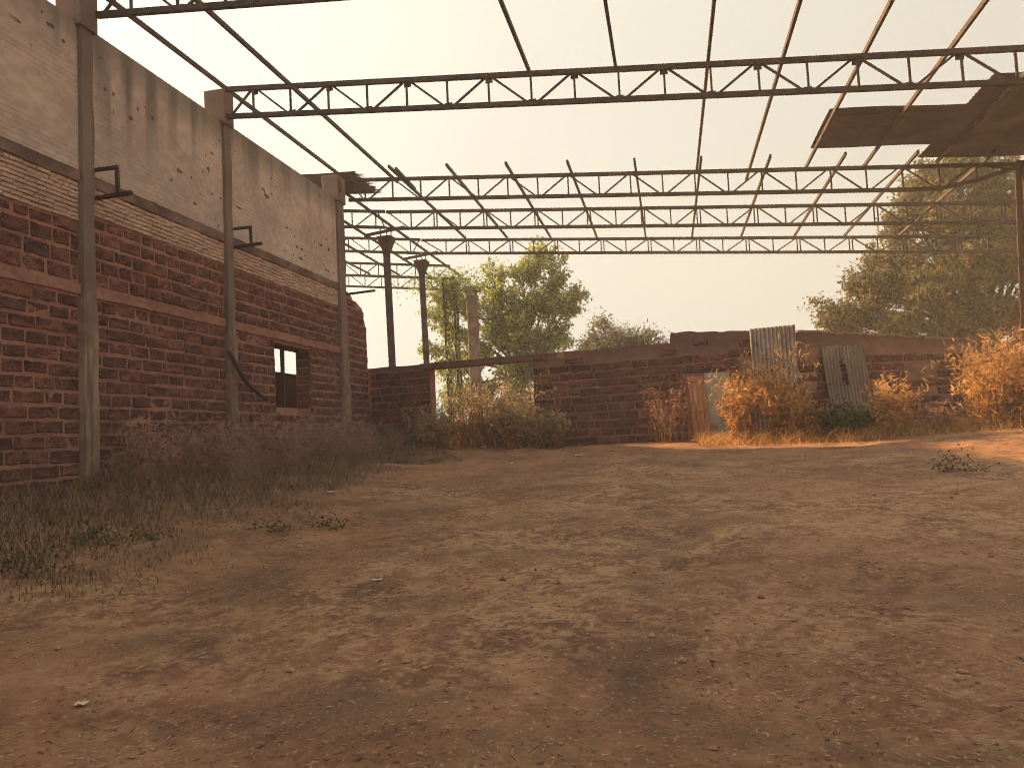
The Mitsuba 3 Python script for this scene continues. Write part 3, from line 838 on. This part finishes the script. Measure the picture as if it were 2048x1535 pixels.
# grass on the bank below the tall wall
rng = np.random.default_rng(5)
n = 60000
X_, Y_ = rng.uniform(-7.95, -3.4, n), rng.uniform(4.5, 19.4, n)
clump = meshkit.fbm(np.stack([X_ * 1.1, Y_ * 1.1, np.zeros(n)], -1), 3, 40)
edge = sstep(-4.0 - .06 * (Y_ - 5) , -6.1, X_ - (clump - .5) * 2.2)
keep = rng.random(n) < edge ** 1.2
X_, Y_, clump, edge = X_[keep], Y_[keep], clump[keep], edge[keep]; n = len(X_)
tall = sstep(-6.0, -7.4, X_ + (clump - .5) * 1.4) * sstep(8.6, 10.5, Y_)
h_ = (.05 + .16 * rng.random(n) * edge) * (1 + 2.4 * tall * rng.uniform(.5, 1.2, n))
ln = rng.normal(size=(n, 2)) * .5 * h_[:, None]
green = rng.random(n) < np.where(tall > .4, .12, .55)
b_ = np.stack([X_, Y_, gz(X_, Y_) - .01], 1)
veg('green_grass', blades(b_[green], h_[green], ln[green], np.full(green.sum(), .011), rng), 'grass_green', 8, label='short olive grass on the bank below the tall wall', cat='grass', kind='stuff')
g2 = ~green
parts = [blades(b_[g2], h_[g2], ln[g2], np.full(g2.sum(), .010), rng)]
parts[0] = (parts[0][0], parts[0][1])
tt = np.where(tall > .45)[0]
c = b_[tt][:, None] + np.stack([ln[tt][:, :1], ln[tt][:, 1:], h_[tt][:, None] * .9], -1) + rng.normal(size=(len(tt), 3, 3)) * .045
parts.append(leaves(c.reshape(-1, 3), .05, .010, rng))
veg('dry_grass', join(parts), 'straw_dull', 4, label='dull reddish dry grass with seed heads along the foot of the tall wall', cat='grass', kind='stuff')
n = 9000
s_ = rng.uniform(.6, 9.0, n); yy = np.interp(s_, [.6, 2.9, 9], [18.2, 17.8, 17.5]) - np.abs(rng.normal(size=n)) * .45 - .1
h_ = .10 + .30 * rng.random(n) ** 2
veg('straw_grass', blades(np.stack([s_, yy, gz(s_, yy) - .01], 1), h_, rng.normal(size=(n, 2)) * h_[:, None] * 1.1, np.full(n, .012), rng), 'straw_lit', 8,
    label='low golden straw along the foot of the boundary wall on the right', cat='grass', kind='stuff')
# undergrowth outside, seen through the opening
n = 14000
X_, Y_ = rng.uniform(-11, -2, n), rng.uniform(20.4, 33, n)
h_ = rng.uniform(.2, .9, n)
veg('undergrowth', join([blades(np.stack([X_, Y_, gz(X_, Y_) - .02], 1), h_, rng.normal(size=(n, 2)) * .3, np.full(n, .03), rng),
    leaves(np.stack([X_, Y_, gz(X_, Y_) + h_ * rng.random(n)], 1), .12, .05, rng)]), 'grass_green', 4, label='green undergrowth beyond the wide opening', cat='undergrowth', kind='stuff')


def tree(label, key, lobes, trunk, n, leaf, lw, mat, seed, clump=.28, rt=.16, droop=.4, feather=False):
    """lobes: (x, y, z, r); the crown is leaf sprays round twigs that fan out inside each lobe."""
    rg = np.random.default_rng(seed); k = thing(key, label, 'tree')
    base = np.array([trunk[0], trunk[1], .9]); fork = np.array([trunk[2], trunk[1], trunk[3]])
    wood_, pts = [tube(np.linspace(base, fork, 7) + rg.normal(size=(7, 3)) * .05, np.linspace(rt, rt * .65, 7))], []
    tot = sum(l[3] ** 2.4 for l in lobes)
    for x, y, z, r in lobes:
        c = np.array([x, y, z])
        mid = (fork + c) / 2 + np.array([0, 0, .12 * np.linalg.norm(c - fork)]) + rg.normal(size=3) * .2
        tq = np.linspace(0, 1, 8)[:, None]
        path = (1 - tq) ** 2 * fork + 2 * tq * (1 - tq) * mid + tq ** 2 * c
        wood_.append(tube(path, np.linspace(rt * .5, rt * .14, 8), 6))
        m = max(6, int(26 * r ** 1.5)); per = int(n * r ** 2.4 / tot / m)
        for _ in range(m):
            d = unit(rg.normal(size=3) * [1, 1, .85]); e = c + d * r * rg.uniform(.45, 1.05)
            s0 = path[rg.integers(4, 8)]
            tw = np.linspace(s0, e, 5) + rg.normal(size=(5, 3)) * .06
            wood_.append(tube(tw, np.linspace(rt * .11, rt * .035, 5), 4))
            q = rg.random(per) ** .6
            ctr = s0 + (e - s0) * (.35 + .65 * q[:, None]) + rg.normal(size=(per, 3)) * clump * (.5 + .6 * rg.random((per, 1)))
            pts.append(ctr)
    add('trunk', cat_m(wood_), 'm_bark', k)
    c = np.vstack(pts)
    ax = rg.normal(size=c.shape); ax[:, 2] -= droop
    veg('crown', leaves(c, leaf, lw, rg, axis=ax), mat, 4, k)
    return k


tree('sunlit green tree beyond the opening, behind the lattice column', 'green_tree',
     [(-5.3, 34, 9.7, .9), (-6.2, 34, 8.9, .9), (-4.6, 34, 8.8, .9), (-7.6, 34, 8.9, .8), (-8.9, 34.5, 7.9, 1.0), (-7.2, 34, 7.7, 1.2), (-5.8, 34, 7.5, 1.2), (-4.4, 33.8, 7.3, 1.1), (-3.7, 33.8, 7.7, .55),
      (-7.4, 34, 6.2, 1.3), (-6.0, 33.6, 6.0, 1.2), (-4.9, 34, 5.8, 1.0), (-9.7, 34, 6.4, .8), (-10.4, 34, 7.3, .8), (-9.6, 34, 8.0, .8), (-10.6, 34, 5.7, .6), (-10.0, 34, 4.9, .8), (-9.6, 34, 3.6, .8), (-10.3, 34, 8.1, .5), (-8.7, 34, 5.2, 1.1), (-6.6, 34, 4.5, 1.3), (-5.2, 34, 4.3, .9), (-8.6, 34, 3.4, 1.1), (-7.0, 34.5, 2.8, 1.1), (-4.9, 34.3, 3.2, 1.0), (-6, 33, 2.2, 1.0)],
     (-6.6, 34.2, -6.4, 4.2), 34000, .19, .10, 'leaf_sunny', 301, clump=.15)
tree('small feathery tree above the boundary wall, left of the wall step', 'small_tree',
     [(-2.5, 30, 5.8, .35), (-2.75, 30.2, 5.3, .45), (-2.1, 30, 5.45, .3), (-2.2, 29.8, 4.9, .55), (-1.55, 30, 5.0, .5), (-1.0, 30.2, 5.0, .45), (-.65, 30, 5.15, .35), (-.25, 30, 4.8, .35), (-3.2, 30, 4.7, .4), (-1.4, 29.9, 4.5, .7), (-2.8, 30, 4.4, .6)],
     (-1.9, 30.1, -1.9, 3.2), 6000, .19, .05, 'leaf_grey', 302, clump=.22, rt=.08, droop=.1)
tree('large greyish tree filling the right edge above the boundary wall', 'large_tree',
     [(5.4, 29, 5.4, .55), (6.0, 29, 5.0, .6), (6.7, 29, 5.3, .8), (6.5, 29, 6.4, .6), (7.4, 29, 6.1, .9), (7.3, 29, 7.1, .6), (8.3, 29, 7.3, .9), (7.9, 29, 8.4, .6), (8.7, 29, 8.9, .8), (9.3, 29, 9.8, .8), (10.2, 29, 10.1, .9), (11.2, 29, 9.9, 1.0),
      (9.6, 28.6, 8.2, 1.1), (10.9, 29, 8.3, 1.2), (12.2, 29, 8.6, 1.2), (8.7, 28.5, 5.9, 1.1), (9.9, 28.5, 6.6, 1.2), (11.2, 28.5, 6.6, 1.2), (12.5, 29, 6.8, 1.2), (7.9, 28.8, 4.7, .9), (9.3, 28.5, 4.6, 1.0), (10.6, 28.5, 4.9, 1.1), (11.8, 28.5, 5.0, 1.1), (13.2, 29, 5.5, 1.2), (12.4, 28.6, 3.9, 1.0), (13.2, 29, 9.2, 1.2)],
     (11.3, 29.6, 10.9, 3.6), 82000, .16, .075, 'leaf_grey', 303, clump=.17, rt=.22, droop=.2)
k = thing('creeper', 'dense creeper crowning the top of the steel lattice column', 'creeper')
rg = np.random.default_rng(310)
c = np.vstack([np.array([-8.05, 28.3, 7.5]) + rg.normal(size=(1500, 3)) * [.75, .3, .28], np.stack([-8.0 + rg.normal(size=1300) * .26, 28.3 + rg.normal(size=1300) * .26, rg.uniform(1.2, 7.4, 1300)], 1)])
veg('leaves', leaves(c, .12, .06, rg), 'leaf_sunny', 4, k)
add('stems', cat_m([tube(np.stack([-8 + .18 * np.sin(np.linspace(0, 9, 20) + p), 28.3 + .18 * np.cos(np.linspace(0, 9, 20) + p), np.linspace(1.0, 7.5, 20)], 1), .018, 5) for p in range(5)]), 'm_bark', k)

# litter on the yard
rg = np.random.default_rng(77)
for lab, x, y, s in [('pale scrap of paper on the earth near the right of the opening', -1.95, 16.1, .10), ('small white scrap left of the larger one below the boundary wall', -3.2, 15.3, .06), ('pale scrap lying in the left middle of the yard', -2.4, 5.95, .05),
                     ('white scrap on the bank below the tall wall', -4.9, 10.5, .06), ('pale stick-like scrap near the lower left corner', -3.0, 3.45, .04)]:
    g = np.linspace(-.5, .5, 5); V = [[x + a * s * 1.5, y + b * s, 0] for a in g for b in g]
    V = np.array(V); V[:, 2] = gz(V[:, 0], V[:, 1]) + .012 + rg.random(25) * s * .25
    F = [[i * 5 + j, i * 5 + 5 + j, i * 5 + 6 + j, i * 5 + j + 1] for i in range(4) for j in range(4)]
    add('paper_scrap', thick(V, F, (0, 0, 1), .002), 'm_paper', label=lab, cat='litter', group='scraps of litter on the earth')

# ------------------------------------------------------------------ dusty air over the yard
scene['dust'] = {'type': 'homogeneous', 'albedo': {'type': 'rgb', 'value': [.95, .93, .90]}, 'sigma_t': .0030}
scene['haze'] = {'type': 'cube', 'to_world': T().translate([0, 15, 5.75]).scale([45, 45, 8.25]), 'bsdf': {'type': 'null'}, 'interior': {'type': 'ref', 'id': 'dust'}}
scene['camera']['medium'] = {'type': 'ref', 'id': 'dust'}
tag('haze', 'thin dusty haze in the air over the yard', 'haze', kind='stuff')
